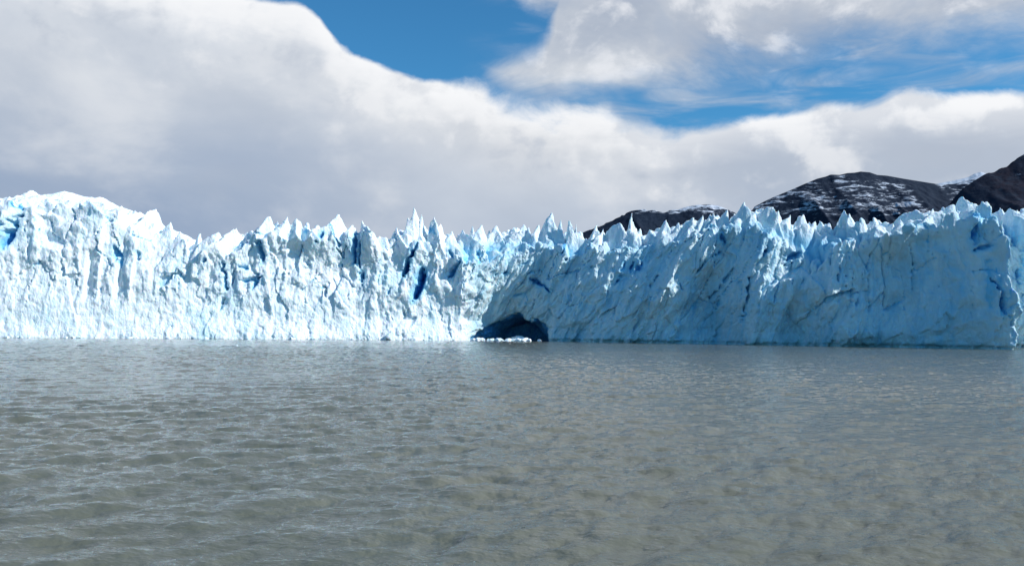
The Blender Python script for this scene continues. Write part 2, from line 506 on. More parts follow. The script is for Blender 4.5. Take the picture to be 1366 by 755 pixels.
CREV = [  # px0, py0, px1, py1, width px, depth m, blue
    (24, 268, 29, 278, 6, 5, .8), (0, 330, 18, 302, 11, 6, .8), (10, 305, 27, 288, 8, 5, .6), (3, 300, 12, 296, 7, 4, .6), (147, 327, 150, 342, 7, 4, .6), (153, 334, 157, 356, 5, 3, .5),
    (180, 333, 183, 343, 6, 3, .4), (213, 380, 226, 370, 9, 3, .35), (238, 360, 242, 372, 6, 3, .3), (262, 366, 272, 345, 4, 4, .5), (294, 352, 299, 386, 7, 5, .6), (308, 382, 310, 360, 3, 3, .3),
    (293, 415, 296, 400, 4, 2.5, .2), (306, 330, 326, 322, 6, 4, .4), (340, 324, 348, 347, 9, 5, .6), (318, 354, 330, 357, 5, 3, .6), (320, 376, 346, 370, 5, 4, .5), (337, 386, 344, 366, 5, 4, .6),
    (402, 307, 404, 312, 7, 5, .7), (393, 357, 404, 312, 2.2, 4, .3), (418, 372, 424, 350, 2, 2, .1), (423, 322, 440, 302, 5, 5, .7), (441, 308, 456, 325, 5, 4, .5), (452, 325, 457, 345, 4, 3, .3), (432, 380, 434, 395, 5, 3, .2),
    (408, 345, 410, 355, 6, 3, .3), (472, 350, 480, 312, 7, 6, .8), (478, 365, 484, 322, 4, 5, .6), (482, 380, 484, 358, 3.5, 5, .7), (505, 380, 507, 348, 2, 3, .3), (518, 392, 520, 385, 3, 3, .5), (540, 367, 553, 337, 8, 8, .9), (556, 335, 560, 325, 5, 5, .5),
    (553, 397, 566, 358, 10, 11, 1.0), (538, 425, 541, 412, 5, 2.5, .15), (545, 435, 552, 425, 7, 2, .1), (602, 368, 613, 352, 9, 5, .65), (597, 326, 603, 345, 6, 4, .5), (622, 352, 624, 340, 7, 4, .6), (640, 345, 642, 335, 6, 3, .5), (579, 313, 571, 300, 5, 4, .6),
    (663, 367, 678, 364, 4, 4, .7), (695, 357, 708, 352, 5, 4, .7), (708, 372, 716, 378, 7, 5, .8), (716, 380, 731, 390, 6, 6, .9), (704, 366, 722, 360, 4, 3, .5), (690, 340, 700, 335, 4, 3, .4), (735, 402, 738, 395, 3, 2, .5),
    (752, 336, 756, 318, 9, 5, .8), (757, 345, 771, 322, 7, 5, .7), (762, 300, 764, 292, 4, 3, .5), (784, 335, 785, 322, 4, 5, .8), (822, 376, 832, 350, 6, 5, .9), (836, 368, 841, 352, 5, 4, .8), (847, 362, 851, 356, 11, 5, .75), (862, 385, 872, 370, 6, 4, .5),
    (884, 347, 893, 326, 3, 3, .4), (903, 380, 907, 388, 5, 3, .5), (930, 360, 934, 350, 5, 4, .6), (960, 314, 964, 324, 11, 6, .8), (955, 338, 959, 337, 6, 4, .75), (942, 305, 946, 296, 6, 4, .5), (948, 398, 978, 358, 5, 5, .55), (958, 410, 968, 385, 5, 4, .5),
    (983, 428, 992, 372, 4.5, 6, .5), (985, 415, 986, 425, 4, 5, .6), (1018, 332, 1016, 340, 6, 4, .7), (1051, 345, 1068, 338, 11, 7, .75), (1077, 342, 1084, 332, 7, 5, .7), (1090, 325, 1094, 318, 6, 4, .5), (1100, 385, 1110, 353, 3, 5, .5), (1113, 390, 1117, 368, 2.5, 4, .3),
    (1128, 412, 1131, 400, 4, 3, .5), (1061, 383, 1067, 372, 3, 3, .4), (1144, 380, 1150, 330, 3, 2.5, .3), (1090, 345, 1098, 325, 3, 3, .4), (1212, 390, 1220, 352, 4, 2.5, .2), (1233, 365, 1240, 335, 3, 2.5, .2), (1260, 305, 1268, 325, 6, 3, .5),
    (1288, 316, 1297, 288, 7, 4, .75), (1296, 326, 1304, 300, 9, 4, .8), (1300, 333, 1314, 330, 5, 4, .7), (1308, 350, 1306, 412, 9, 1.3, .5), (1316, 362, 1317, 425, 5, 0.9, .5), (1311, 372, 1321, 418, 4, 5, .8), (1322, 420, 1327, 436, 3, 3, .6),
    (1275, 340, 1278, 350, 4, 2, .2), (1040, 355, 1060, 350, 4, 3, .4), (1352, 378, 1357, 360, 5, 4, .7), (1357, 310, 1352, 330, 7, 4, .6),
]
for c in CREV:
    crevasse(*c)
# scatter of small slots along the fracture directions
for k in range(90):
    lft = random.random() < 0.5
    px = random.uniform(5, 615) if lft else random.uniform(640, 1325)
    py = random.uniform(330, 440) if lft else random.uniform(325, 445)
    ln = random.uniform(5, 22)
    an = random.gauss(0.15, 0.25) if lft else random.gauss(0.5 if px < 1050 else 0.15, 0.25)
    crevasse(px, py, px + ln * math.sin(an), py - ln * math.cos(an), random.uniform(0.8, 1.6), random.uniform(0.8, 1.8), random.uniform(0.0, 0.4))


def bulge(pxc, pyc, rx, rz, amp, pw=2.0):
    """broad swelling (amp < 0) or hollow (amp > 0) of the face"""
    global D
    X, Z, mpp = fpt(pxc, pyc)
    q = ((XF - X) / (rx * mpp)) ** 2 + ((ZF - Z) / (rz * mpp)) ** 2
    D = D + amp * np.exp(-q ** (pw / 2))


# block on the dome's front that turns its face to the left
X, Z, mpp = fpt(92, 308)
tt = (XF - (X + 34 * mpp)) / (70 * mpp)
wnd = smooth(-1.05, -0.85, tt) * (1 - smooth(-0.02, 0.04, tt)) * smooth(Z - 34 * mpp, Z - 22 * mpp, ZF + 3 * tt)
D = D + wnd * (-4.0 - 11 * tt) * 0.6 * (1 + 0.8 * fbm(N1, XF * 0.12, 2.0, ZF * 0.12, 3))
X, Z, mpp = fpt(122, 365)
tt = (XF - (X + 9 * mpp)) / (18 * mpp)
wnd = smooth(-1.05, -0.8, tt) * (1 - smooth(-0.02, 0.06, tt)) * smooth(Z - 42 * mpp, Z - 25 * mpp, ZF) * (1 - smooth(Z + 22 * mpp, Z + 40 * mpp, ZF))
D = D + wnd * (-1.0 - 3.2 * tt)
X, Z, mpp = fpt(166, 365)
tt = (XF - (X + 9 * mpp)) / (20 * mpp)
wnd = smooth(-1.05, -0.8, tt) * (1 - smooth(-0.02, 0.06, tt)) * smooth(Z - 50 * mpp, Z - 25 * mpp, ZF) * (1 - smooth(Z + 38 * mpp, Z + 48 * mpp, ZF))
D = D + wnd * (-1.2 - 3.2 * tt)
# hollow above the arch and the swelling right of it
bulge(678, 438, 54, 40, 9.0)
bulge(790, 420, 60, 70, -5.0)
bulge(880, 400, 26, 60, -3.5)
bulge(1062, 345, 24, 30, 7.0)
bulge(945, 430, 26, 50, 9.0)
bulge(1000, 430, 24, 60, -4.5)
bulge(1052, 430, 22, 50, 3.5)
bulge(1110, 400, 36, 60, -4.0)
bulge(1180, 390, 34, 80, 5.0)
bulge(1120, 445, 60, 14, -1.0)
bulge(1285, 452, 30, 10, 2.5)
# undercut at the waterline of the shaded face
D = D + 1.2 * rgt * (1 - smooth(0.3, 1.5, ZF))
# dirt bands in the ice
for (a, b_, c, d_, w) in [(700, 446, 712, 428, 5), (712, 430, 770, 400, 4), (765, 455, 775, 425, 4), (800, 430, 812, 395, 4), (190, 330, 212, 322, 6), (205, 330, 216, 326, 4), (60, 262, 120, 266, 5),
                          (920, 462, 955, 425, 14), (1060, 455, 1090, 430, 8), (1230, 350, 1262, 310, 10), (985, 300, 1010, 285, 8), (500, 372, 505, 340, 4), (520, 345, 535, 322, 5), (180, 440, 190, 420, 4), (212, 445, 214, 425, 3), (240, 390, 225, 400, 6)]:
    d, t, mpp = seg_dist(a, b_, c, d_)
    np.maximum(DIRT, 1 - smooth(0.2, w * mpp, d), out=DIRT)

# ---- solid = below H and behind D, minus the arch of the cave
gHx, gHy = np.gradient(H, VX)
nH = 1 / np.sqrt(1 + gHx ** 2 + gHy ** 2)
gDx, gDz = np.gradient(D, VX)
nD = 1 / np.sqrt(1 + gDx ** 2 + gDz ** 2)
CAVE_X, CAVE_H, CAVE_WL, CAVE_WR = at(687, 450, 366)[0], 14.2, 20.5, 16.0
grid = openvdb.FloatGrid(2.2)
SLAB = 64
for i in range(0, len(xs), SLAB):
    sx = slice(i, min(i + SLAB, len(xs)))
    fH = (zs[None, None, :] - H[sx][:, :, None]) * nH[sx][:, :, None]
    fD = (D[sx][:, None, :] - ys[None, :, None]) * nD[sx][:, None, :]
    f = np.maximum(fH, fD)
    if xs[sx][0] < CAVE_X + 26 and xs[sx][-1] > CAVE_X - 26:
        gx = xs[sx][:, None, None]
        gy = ys[None, :, None]
        gz = zs[None, None, :]
        s = np.clip((gy - 350) / 45, 0, 1)                    # the vault narrows and bends inward
        dxx = gx - (CAVE_X + 5 * s)
        wdt = np.where(dxx < 0, CAVE_WL, CAVE_WR) * (1 - 0.45 * s)
        hgt = CAVE_H * (1 - 0.45 * s)
        nz = 2.2 * fbm(N1, gx * 0.14, gy * 0.10, gz * 0.14, 4)
        arch = (np.abs(dxx / wdt) ** 1.5 + np.clip(gz / hgt, 0, 9) ** 1.6 - 1) * 5.0 + nz
        arch = np.maximum(arch, (gy - 398) * 0.7)
        f = np.maximum(f, -arch)
    grid.copyFromArray(np.ascontiguousarray(np.clip(f, -2.2, 2.2), np.float32), ijk=(i, 0, 0), tolerance=0.0)
pts, quads = grid.convertToQuads(0.0)
P = np.array(pts, np.float32) * VX + np.array([X0, Y0, Z0], np.float32)
Q = np.array(quads, np.int64)
del grid
# drop what never shows: end caps of the sampled block
cen = P[Q].mean(1)
keep = (cen[:, 2] > -2.4) & (cen[:, 1] < Y1 - 1.2) & (cen[:, 0] > X0 + 1.2) & (cen[:, 0] < X1 - 1.6)
Q = Q[keep]
print('glacier mesh', len(P), len(Q), round(time.time() - T0, 1))

# vertex normals, then displacement at scales finer than the blocks
fn = np.cross(P[Q[:, 2]] - P[Q[:, 0]], P[Q[:, 3]] - P[Q[:, 1]])
VN = np.zeros_like(P)
for k in range(4):
    for a in range(3):
        VN[:, a] += np.bincount(Q[:, k], fn[:, a], minlength=len(P)).astype(np.float32)
VN /= np.linalg.norm(VN, axis=1, keepdims=True) + 1e-9
px_, py_, pz_ = P[:, 0], P[:, 1], P[:, 2]
rr = smooth(-22, -14, px_)
dm = np.interp(px_, xs, dome) * smooth(2, 8, py_ - front_y(px_))
sl_v = 0.45 * rr * (1 - smooth(60, 150, px_))
xv = px_ - sl_v * pz_
# attributes
ix = np.clip(np.rint((px_ - X0) / VX).astype(int), 0, len(xs) - 1)
iy = np.clip(np.rint((py_ - Y0) / VX).astype(int), 0, len(ys) - 1)
iz = np.clip(np.rint((pz_ - Z0) / VX).astype(int), 0, len(zs) - 1)
amp = 1 - 0.75 * dm
tipness = smooth(-1.0, -6.0, pz_ - H[ix, iy]) * 0.6 + 0.4
lowl = 1 - 0.45 * (1 - rr) * (1 - smooth(8, 26, pz_))
disp = amp * tipness * lowl * (1 - 0.4 * smooth(110, 140, px_)) * (0.3 * fbm(N1, xv * 0.16, py_ * 0.16, pz_ * 0.09, 3)
              + (0.28 + 0.27 * rr) * (ridged(N2, xv * 0.42, py_ * 0.42, pz_ * 0.07, 3) - 0.55)
              + 0.3 * fbm(N3, xv * 0.9, py_ * 0.9, pz_ * 0.55, 3))
P = P + VN * disp[:, None]
pk_v = peak_id[ix, iy].astype(int)
pk_b = np.array([Z - dr for (X, Y, Z, wl, wr, dr) in PW] + [0.0])
pk_h = np.array([dr for (X, Y, Z, wl, wr, dr) in PW] + [1.0])
pk_l = np.array(LEAN + [0.0])
tz = np.clip((pz_ - pk_b[pk_v]) / pk_h[pk_v], 0, 1)
P[:, 0] += np.where(pk_v >= 0, pk_l[pk_v] * pk_h[pk_v] * (tz ** 2 - tz) * 1.2, 0)
# shear blades a little so that they lean and overhang
P[:, 0] += 0.10 * np.clip(pz_ - 24, 0, 40) * fbm(N2, px_ * 0.035, py_ * 0.035, 5.0, 2) * 2.0

behind = py_ - D[ix, iz]
brimlvl = np.interp(px_, xs, notch_z) + 3
near_face = 1 - smooth(2.0, 5.0, behind)
vein = smooth(0.62, 0.92, ridged(N1, xv * 0.16 + 3, py_ * 0.16, pz_ * 0.035, 4)) * (0.12 + 0.16 * rr)
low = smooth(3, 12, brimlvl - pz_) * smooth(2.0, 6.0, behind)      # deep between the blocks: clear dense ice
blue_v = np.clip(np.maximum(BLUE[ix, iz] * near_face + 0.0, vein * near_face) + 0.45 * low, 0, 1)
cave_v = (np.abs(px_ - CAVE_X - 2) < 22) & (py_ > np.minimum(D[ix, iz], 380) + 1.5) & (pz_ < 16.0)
blue_v = np.where(cave_v, 0.78, blue_v)  # cave ice: deep blue, the shade inside partly put into its colour
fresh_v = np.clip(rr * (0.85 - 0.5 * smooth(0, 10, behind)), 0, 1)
dirt_v = DIRT[ix, iz] * (1 - smooth(3, 8, behind)) + 0.10 * smooth(0.62, 0.8, N3(px_ * 0.05, py_ * 0.05, pz_ * 0.05))
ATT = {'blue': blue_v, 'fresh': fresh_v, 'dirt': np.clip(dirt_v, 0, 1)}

fn = np.cross(P[Q[:, 2]] - P[Q[:, 0]], P[Q[:, 3]] - P[Q[:, 1]])
VN2 = np.zeros_like(P)
for k in range(4):
    for a in range(3):
        VN2[:, a] += np.bincount(Q[:, k], fn[:, a], minlength=len(P)).astype(np.float32)
VN2 /= np.linalg.norm(VN2, axis=1, keepdims=True) + 1e-9

# split into parts
glacier = link('glacier', None, label='long jagged wall of white and blue glacier ice rising from the grey lake', cat='glacier')
glacier.location = (0, 350, 0)
P_l = P - np.array([0, 350, 0], np.float32)
pid = peak_id[ix, iy].astype(int)
top_ok = np.zeros(len(P), bool)
for k, (X, Y, Z, wl, wr, dr) in enumerate(PW):
    top_ok |= (pid == k) & (pz_ > Z - 0.85 * dr)
vid = np.where(top_ok, pid, -1)
fid = vid[Q[:, 0]]
for k in range(1, 4):
    fid = np.where(vid[Q[:, k]] == fid, fid, -1)
cx = P[Q].mean(1)
fcave = cave_v[Q].all(1)
zone = np.where(fcave, 3, np.where(cx[:, 0] < -18, 0, np.where(cx[:, 0] > 170.3, 2, 1)))
zone = np.where(fid >= 0, 100 + fid, zone)
order = np.argsort(zone, kind='stable')
zsrt = zone[order]
n_ser = 0
strays = [np.zeros(0, int)]


def largest_piece(f):
    u, inv = np.unique(f, return_inverse=True)
    inv = inv.reshape(f.shape)
    lab = np.arange(len(u))
    while True:
        fl = lab[inv].min(1)
        new = lab.copy()
        np.minimum.at(new, inv.ravel(), np.repeat(fl, 4))
        new = new[new]
        if (new == lab).all():
            break
        lab = new
    fl = lab[inv[:, 0]]
    return fl == np.bincount(fl).argmax()


for k in range(len(PEAKS)):
    a, b_ = np.searchsorted(zsrt, [100 + k, 101 + k])
    if b_ - a < 12 or n_ser >= 99:
        if b_ > a:
            pass
        if b_ - a == 0:
            continue
    sel = order[a:b_]
    lab = largest_piece(Q[sel])
    strays.append(sel[~lab])
    link('serac', submesh('serac', P_l, Q, sel[lab], ATT, ICE), glacier)
    n_ser += 1
st = np.concatenate(strays)
zone[st] = np.where(cx[st, 0] < -18, 0, np.where(cx[st, 0] > 170.3, 2, 1))
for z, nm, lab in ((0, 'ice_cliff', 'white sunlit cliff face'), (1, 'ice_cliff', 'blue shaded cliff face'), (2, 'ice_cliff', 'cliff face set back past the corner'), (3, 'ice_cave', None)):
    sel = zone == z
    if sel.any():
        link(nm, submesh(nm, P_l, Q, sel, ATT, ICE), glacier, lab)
print('seracs', n_ser, round(time.time() - T0, 1))

# the ice field that feeds the front, behind the first hundred metres
gx = np.linspace(-900, 900, 181)
gy = np.concatenate([np.linspace(399, 700, 80), np.linspace(710, 2400, 60)])
GX, GY = np.meshgrid(gx, gy, indexing='ij')
hz = 34 + 3.5 * fbm(N1, GX * 0.05, GY * 0.05, 0, 3) + 5 * (ridged(N2, GX * 0.08, GY * 0.08, 0, 2) - 0.5) + 0.01 * (GY - 400)
hz = np.minimum(hz, 41 + 0.012 * (GY - 400))
nx_, ny_ = GX.shape
idx = np.arange(nx_ * ny_).reshape(nx_, ny_)
fq = np.stack([idx[:-1, :-1], idx[1:, :-1], idx[1:, 1:], idx[:-1, 1:]], -1).reshape(-1, 4)
vv = np.stack([GX, GY - 350, hz], -1).reshape(-1, 3)
zer = np.zeros(len(vv))
link('ice_field', mesh_from('ice_field', vv, fq, {'blue': zer, 'fresh': zer + .2, 'dirt': zer}, ICE), glacier)


# ================================================================== floating ice
def chunk_mesh(seed, flat=0.6):
    rg = np.random.RandomState(seed)
    import bmesh
    bm = bmesh.new()
    bmesh.ops.create_icosphere(bm, subdivisions=3, radius=1.0)
    pl = rg.normal(size=(9, 3))
    pl /= np.linalg.norm(pl, axis=1, keepdims=True)
    off = rg.uniform(0.5, 0.85, 9)
    for v in bm.verts:
        d = np.array(v.co)
        r = min(1.0, *[o / max(1e-3, d @ n) if d @ n > 0 else 9 for n, o in zip(pl, off)])
        r *= 1 + rg.uniform(-0.03, 0.03)
        v.co = (d[0] * r, d[1] * r * 0.8, d[2] * r * flat)
    me = bpy.data.meshes.new('ice_chunk')
    bm.to_mesh(me)
    bm.free()
    for nm, val in (('blue', 0.0), ('fresh', 0.15), ('dirt', 0.0)):
        a = me.attributes.new(nm, 'FLOAT', 'POINT')
        a.data.foreach_set('value', np.full(len(me.vertices), val, np.float32))
    me.materials.append(ICE)
    return me


CH = [chunk_mesh(s, f) for s, f in ((1, .6), (2, .75), (3, .5), (4, .65), (5, .9))]
rg = random.Random(5)


def chunk(X, Y, size, me, label, group, sz=1.0):
    o = link('ice_chunk', me, None, label, 'ice chunk', group)
    o.location = (X, Y, 0.12 * size)
    o.rotation_euler = (rg.uniform(-.3, .3), rg.uniform(-.3, .3), rg.uniform(0, 6.28))
    o.scale = (size, size * rg.uniform(.7, 1), size * sz)
    return o


for k in range(34):       # in front of the cave mouth
    px = rg.uniform(622, 722) if k < 26 else rg.uniform(640, 705)
    Y = rg.uniform(349.5, 356)
    X = at(px, 452, Y)[0]
    chunk(X, Y, rg.uniform(0.7, 1.9) if k < 26 else rg.uniform(1.4, 2.4), CH[k % 5],
          'white ice chunk floating before the dark mouth of the ice cave', 'ice chunks afloat before the ice cave')
for px, Y, s in ((694, 360, 3.2), (687, 361, 2.6), (700, 361.5, 2.3)):
    chunk(at(px, 450, Y)[0], Y, s, CH[4], 'bluish ice block lying just inside the ice cave', 'ice blocks inside the ice cave')
for k in range(60):       # strung along the foot of the lit cliff
    px = rg.uniform(4, 618)
    Xg = at(px, 452, 335)[0]
    Y = float(front_y(Xg)) - rg.uniform(3.0, 6.5)
    chunk(at(px, 452, Y)[0], Y, rg.uniform(0.4, 1.5), CH[k % 5],
          'small white ice chunk floating at the foot of the sunlit cliff', 'ice chunks along the foot of the sunlit cliff')
Xb = at(521, 448, 343)[0]
o = chunk(Xb, float(front_y(Xb)) - 3.5, 2.0, CH[1], 'upright bluish ice block leaning against the foot of the sunlit cliff', None, 1.9)
o.location.z = 1.2
o.rotation_euler = (0.1, -0.15, 0.4)
chunk(at(316, 464, 215)[0], 215, 0.45, CH[2], 'lone small ice floe drifting out on the open lake', None)

# ================================================================== mountains
def mountain_material():
    m, nt, b = new_mat('mountain_rock')
    pos = nt.n('ShaderNodeNewGeometry').outputs['Position']
    nrm = nt.n('ShaderNodeNewGeometry').outputs['Normal']
    sx = nt.n('ShaderNodeSeparateXYZ', i_Vector=pos)
    zed = sx.outputs['Z']
    big = nt.noise(pos, 0.004, 6, 0.6)
    rock = nt.mix(nt.sstep(big, 0.4, 0.62), (0.008, 0.017, 0.036), (0.012, 0.021, 0.040))  # dark rock, with cloud shade and bluish haze put into the tones
    low = nt.noise(nt.mapping(pos, (1, 1, 1), (0, 0, 0), (300, 0, 0)), 0.006, 5, 0.6)
    red = nt.n('ShaderNodeAttribute', attribute_name='rust').outputs['Fac']
    rock = nt.mix(nt.m('MULTIPLY', red, nt.sstep(low, 0.35, 0.65)), rock, (0.022, 0.014, 0.022))
    fine = nt.noise(pos, 0.05, 5, 0.7)
    rock = nt.mix(nt.sstep(fine, 0.4, 0.7), rock, (0.016, 0.027, 0.048))
    snow = nt.n('ShaderNodeAttribute', attribute_name='snow').outputs['Fac']
    n1 = nt.noise(nt.mapping(pos, (0.4, 0.4, 2.2), (0.0, 0.24, 0.0)), 0.028, 8, 0.7, 0.7)
    n2 = nt.noise(pos, 0.03, 6, 0.7)
    v = nt.m('ADD', nt.m('MULTIPLY', n1, 0.7), nt.m('MULTIPLY', n2, 0.3))
    s = nt.m('ADD', v, snow)
    col = nt.mix(nt.sstep(s, 0.96, 1.06), rock, (0.48, 0.54, 0.64))  # snow colour dimmed and blued for the same cloud shade and haze
    nt.link(col, b.inputs['Base Color'])
    b.inputs['Roughness'].default_value = 0.9
    b.inputs['Specular IOR Level'].default_value = 0.1
    bump = nt.n('ShaderNodeBump', i_Strength=0.6, i_Distance=14.0, i_Height=nt.noise(pos, 0.02, 8, 0.65))
    nt.link(bump.outputs[0], b.inputs['Normal'])
    return m


ROCK = mountain_material()


def mountain(name, pts, Y, width_front, seed, snow_fn, rust=0.0, res=4.5):
    P_ = np.array([at(px, py, Y) for px, py in pts])
    xa = np.arange(P_[0, 0], P_[-1, 0], res * Y / 3500)
    tt = np.concatenate([np.linspace(0, 1, 150), np.linspace(1.02, 2.0, 30)])
    X, Tt = np.meshgrid(xa, tt, indexing='ij')
    ridge = np.interp(xa, P_[:, 0], P_[:, 1])[:, None]
    YY_ = Y - width_front * (1 - Tt)
    n = Noise(seed)
    sc_ = 1 / 260.0
    wrp = 90 * fbm(n, X * sc_ * 0.6, YY_ * sc_ * 0.6, 0.3, 3)
    g = ridged(n, (X + wrp) * sc_, YY_ * sc_ * 0.45, 1.5, 5, 0.55)
    prof = np.where(Tt < 1, Tt ** 1.15, np.clip(2 - Tt, 0, 1) ** 1.1)
    damp = np.where(Tt < 1, np.sin(np.pi * np.clip(Tt, 0, 1) ** 0.9), 0.5)
    h = ridge * prof + 0.32 * ridge * (g - 0.6) * np.clip(damp, 0, 1) + 0.012 * ridge * fbm(n, X * 0.03, YY_ * 0.03, 2, 3)
    h = np.minimum(h, ridge * (0.25 + 0.75 * prof) + 2)
    nx, ny = X.shape
    idx = np.arange(nx * ny).reshape(nx, ny)
    fq = np.stack([idx[:-1, :-1], idx[1:, :-1], idx[1:, 1:], idx[:-1, 1:]], -1).reshape(-1, 4)
    vv = np.stack([X, YY_, h - 4], -1).reshape(-1, 3)
    # photo column of a vertex from its bearing, only to look up how snowy that flank of the mountain is
    sn = snow_fn((X - P_[0, 0]) / (P_[-1, 0] - P_[0, 0]), h / ridge.max(), Tt, g)
    me = mesh_from(name, vv, fq, {'snow': sn.ravel(), 'rust': np.full(vv.shape[0], rust)}, ROCK)
    return link(name, me, kind='structure')


mountain('low_mountain', [(700, 372), (775, 311), (800, 300), (830, 286), (842, 281), (855, 279), (870, 278.5), (885, 281), (905, 279), (918, 275), (930, 273), (945, 272.5), (958, 274), (975, 281), (1010, 297), (1060, 322), (1120, 345)],
         4600, 900, 51, lambda u, hh, t, g: 0.20 + 0.34 * smooth(0.80, 1.0, hh) + 0.0 * u)
mountain('middle_mountain', [(900, 345), (960, 305), (1003, 277), (1020, 268), (1033, 262), (1055, 253), (1073, 245), (1090, 238), (1102, 235), (1108, 232.5), (1120, 233), (1130, 230.5), (1140, 230), (1148, 228.5), (1160, 229.5), (1170, 233), (1183, 234), (1205, 238),
                          (1233, 242.5), (1255, 246), (1273, 245), (1288, 241), (1303, 235), (1330, 230), (1400, 228), (1480, 240), (1560, 300)],
         3700, 1000, 52, lambda u, hh, t, g: 0.10 + 0.35 * smooth(0.48, 0.72, hh) - 0.10 * smooth(0.88, 0.97, hh) * (1 - smooth(.55, .62, u)) + 0.10 * (g - 0.6) + 0.09 * smooth(0.55, 0.6, u) * smooth(.5, .7, hh) - 0.16 * smooth(0.44, 0.48, u) * (1 - smooth(0.5, 0.54, u)))
mountain('near_mountain', [(1180, 345), (1258, 281), (1270, 266), (1283, 252), (1297, 242), (1313, 232), (1328, 226), (1343, 220), (1352, 213), (1366, 205), (1390, 192), (1430, 178), (1500, 165), (1600, 170), (1750, 230), (1900, 330)],
         2600, 800, 53, lambda u, hh, t, g: 0.20 + 0.28 * smooth(0.55, 0.9, hh), 0.6)
mountain('far_snowy_mountain', [(1080, 300), (1190, 246), (1205, 240), (1215, 240), (1224, 243), (1240, 247), (1275, 240), (1292, 236), (1300, 231.5), (1308, 229), (1316, 232), (1325, 235), (1400, 262), (1450, 300)],
         6500, 1000, 54, lambda u, hh, t, g: 0.75 + 0 * hh)

# ================================================================== water
def ocean_tile(N, L, lam_peak, lam_min, wind, spread, rms_slope, seed):
    rg = np.random.RandomState(seed)
    k1 = 2 * np.pi * np.fft.fftfreq(N, L / N)
    KX, KY = np.meshgrid(k1, k1, indexing='ij')
    K = np.hypot(KX, KY)
    K[0, 0] = 1
    kp = 2 * np.pi / lam_peak
    cosw = np.abs((KX * math.cos(wind) + KY * math.sin(wind)) / K)
    S_ = K ** -3.7 * np.exp(-0.8 * (kp / K) ** 2) * (0.12 + cosw ** spread)
    S_ *= np.exp(-(K * lam_min / 6.28) ** 2)
    S_[0, 0] = 0
    A = np.sqrt(S_) * (rg.normal(size=K.shape) + 1j * rg.normal(size=K.shape))
    h = np.fft.ifft2(A).real
    sxx = np.fft.ifft2(A * 1j * KX).real
    syy = np.fft.ifft2(A * 1j * KY).real
    sc_ = rms_slope / math.sqrt((sxx ** 2 + syy ** 2).mean())
    cxx = np.fft.ifft2(-1j * A * KX / K).real
    cyy = np.fft.ifft2(-1j * A * KY / K).real
    return [a * sc_ for a in (h, cxx, cyy)], L


def sample(tile, L, x, y):
    N = tile.shape[0]
    u, v = x / L * N, y / L * N
    iu, iv = np.floor(u).astype(int), np.floor(v).astype(int)
    fu, fv = u - iu, v - iv
    a, b_ = iu % N, (iu + 1) % N
    c, d_ = iv % N, (iv + 1) % N
    return (tile[a, c] * (1 - fu) + tile[b_, c] * fu) * (1 - fv) + (tile[a, d_] * (1 - fu) + tile[b_, d_] * fu) * fv


ths = np.concatenate([np.linspace(-180, -46, 60, endpoint=False), np.linspace(-46, 46, 1500), np.linspace(46, 180, 61)[1:]])
rad = np.concatenate([np.array([0.3, 2, 4, 6, 8]), np.exp(np.linspace(math.log(10), math.log(430), 760)), np.exp(np.linspace(math.log(460), math.log(40000), 30))])
TH, RD = np.meshgrid(np.radians(ths), rad, indexing='ij')
WX, WY = RD * np.sin(TH), RD * np.cos(TH)
fade = (1 - smooth(380, 430, RD)) * (1 - smooth(math.radians(46), math.radians(52), np.abs(TH)))
WZ = np.zeros_like(WX)
CXd, CYd = np.zeros_like(WX), np.zeros_like(WX)
for (tile, L), ang in ((ocean_tile(512, 61.0, 1.8, 0.17, math.radians(-65), 1.6, 0.235, 3), 0.0), (ocean_tile(512, 143.0, 4.0, 0.9, math.radians(-80), 2, 0.135, 4), 0.35)):
    c, s = math.cos(ang), math.sin(ang)
    U, V = c * WX + s * WY, -s * WX + c * WY
    WZ += sample(tile[0], L, U, V)
    a, b_ = sample(tile[1], L, U, V), sample(tile[2], L, U, V)
    CXd += c * a - s * b_
    CYd += s * a + c * b_
gust = 0.8 + 0.5 * fbm(N1, WX * 0.025, WY * 0.025, 3.3, 3)
fade = fade * gust * (0.3 + 0.7 * smooth(3, 45, front_y(WX) - WY))
WZ, CXd, CYd = WZ * fade, CXd * fade, CYd * fade
vw = np.stack([WX + 0.9 * CXd, WY + 0.9 * CYd, WZ], -1).reshape(-1, 3)
nx, ny = WX.shape
idx = np.arange(nx * ny).reshape(nx, ny)
fq = np.stack([idx[:-1, :-1], idx[:-1, 1:], idx[1:, 1:], idx[1:, :-1]], -1).reshape(-1, 4)
m, nt, b = new_mat('glacial_water')
pos = nt.n('ShaderNodeNewGeometry').outputs['Position']
mk = nt.noise(pos, 0.03, 4, 0.55)
nt.link(nt.mix(nt.sstep(mk, 0.35, 0.65), (0.106, 0.119, 0.098), (0.132, 0.138, 0.111)), b.inputs['Base Color'])
b.inputs['Roughness'].default_value = 0.05
b.inputs['Specular IOR Level'].default_value = 0.24
b.inputs['IOR'].default_value = 1.333
rip = nt.m('ADD', nt.noise(nt.mapping(pos, (0.8, 1.5, 1), (0, 0, 0.4)), 5.0, 4, 0.6), nt.m('MULTIPLY', nt.noise(nt.mapping(pos, (0.7, 1.6, 1), (0, 0, -0.3)), 1.6, 3, 0.6), 2.0))
bump = nt.n('ShaderNodeBump', i_Strength=0.7, i_Distance=0.05, i_Height=rip)
nt.link(bump.outputs[0], b.inputs['Normal'])
link('lake', mesh_from('lake', vw, fq, None, m), kind='structure')
print('water', len(vw), round(time.time() - T0, 1))

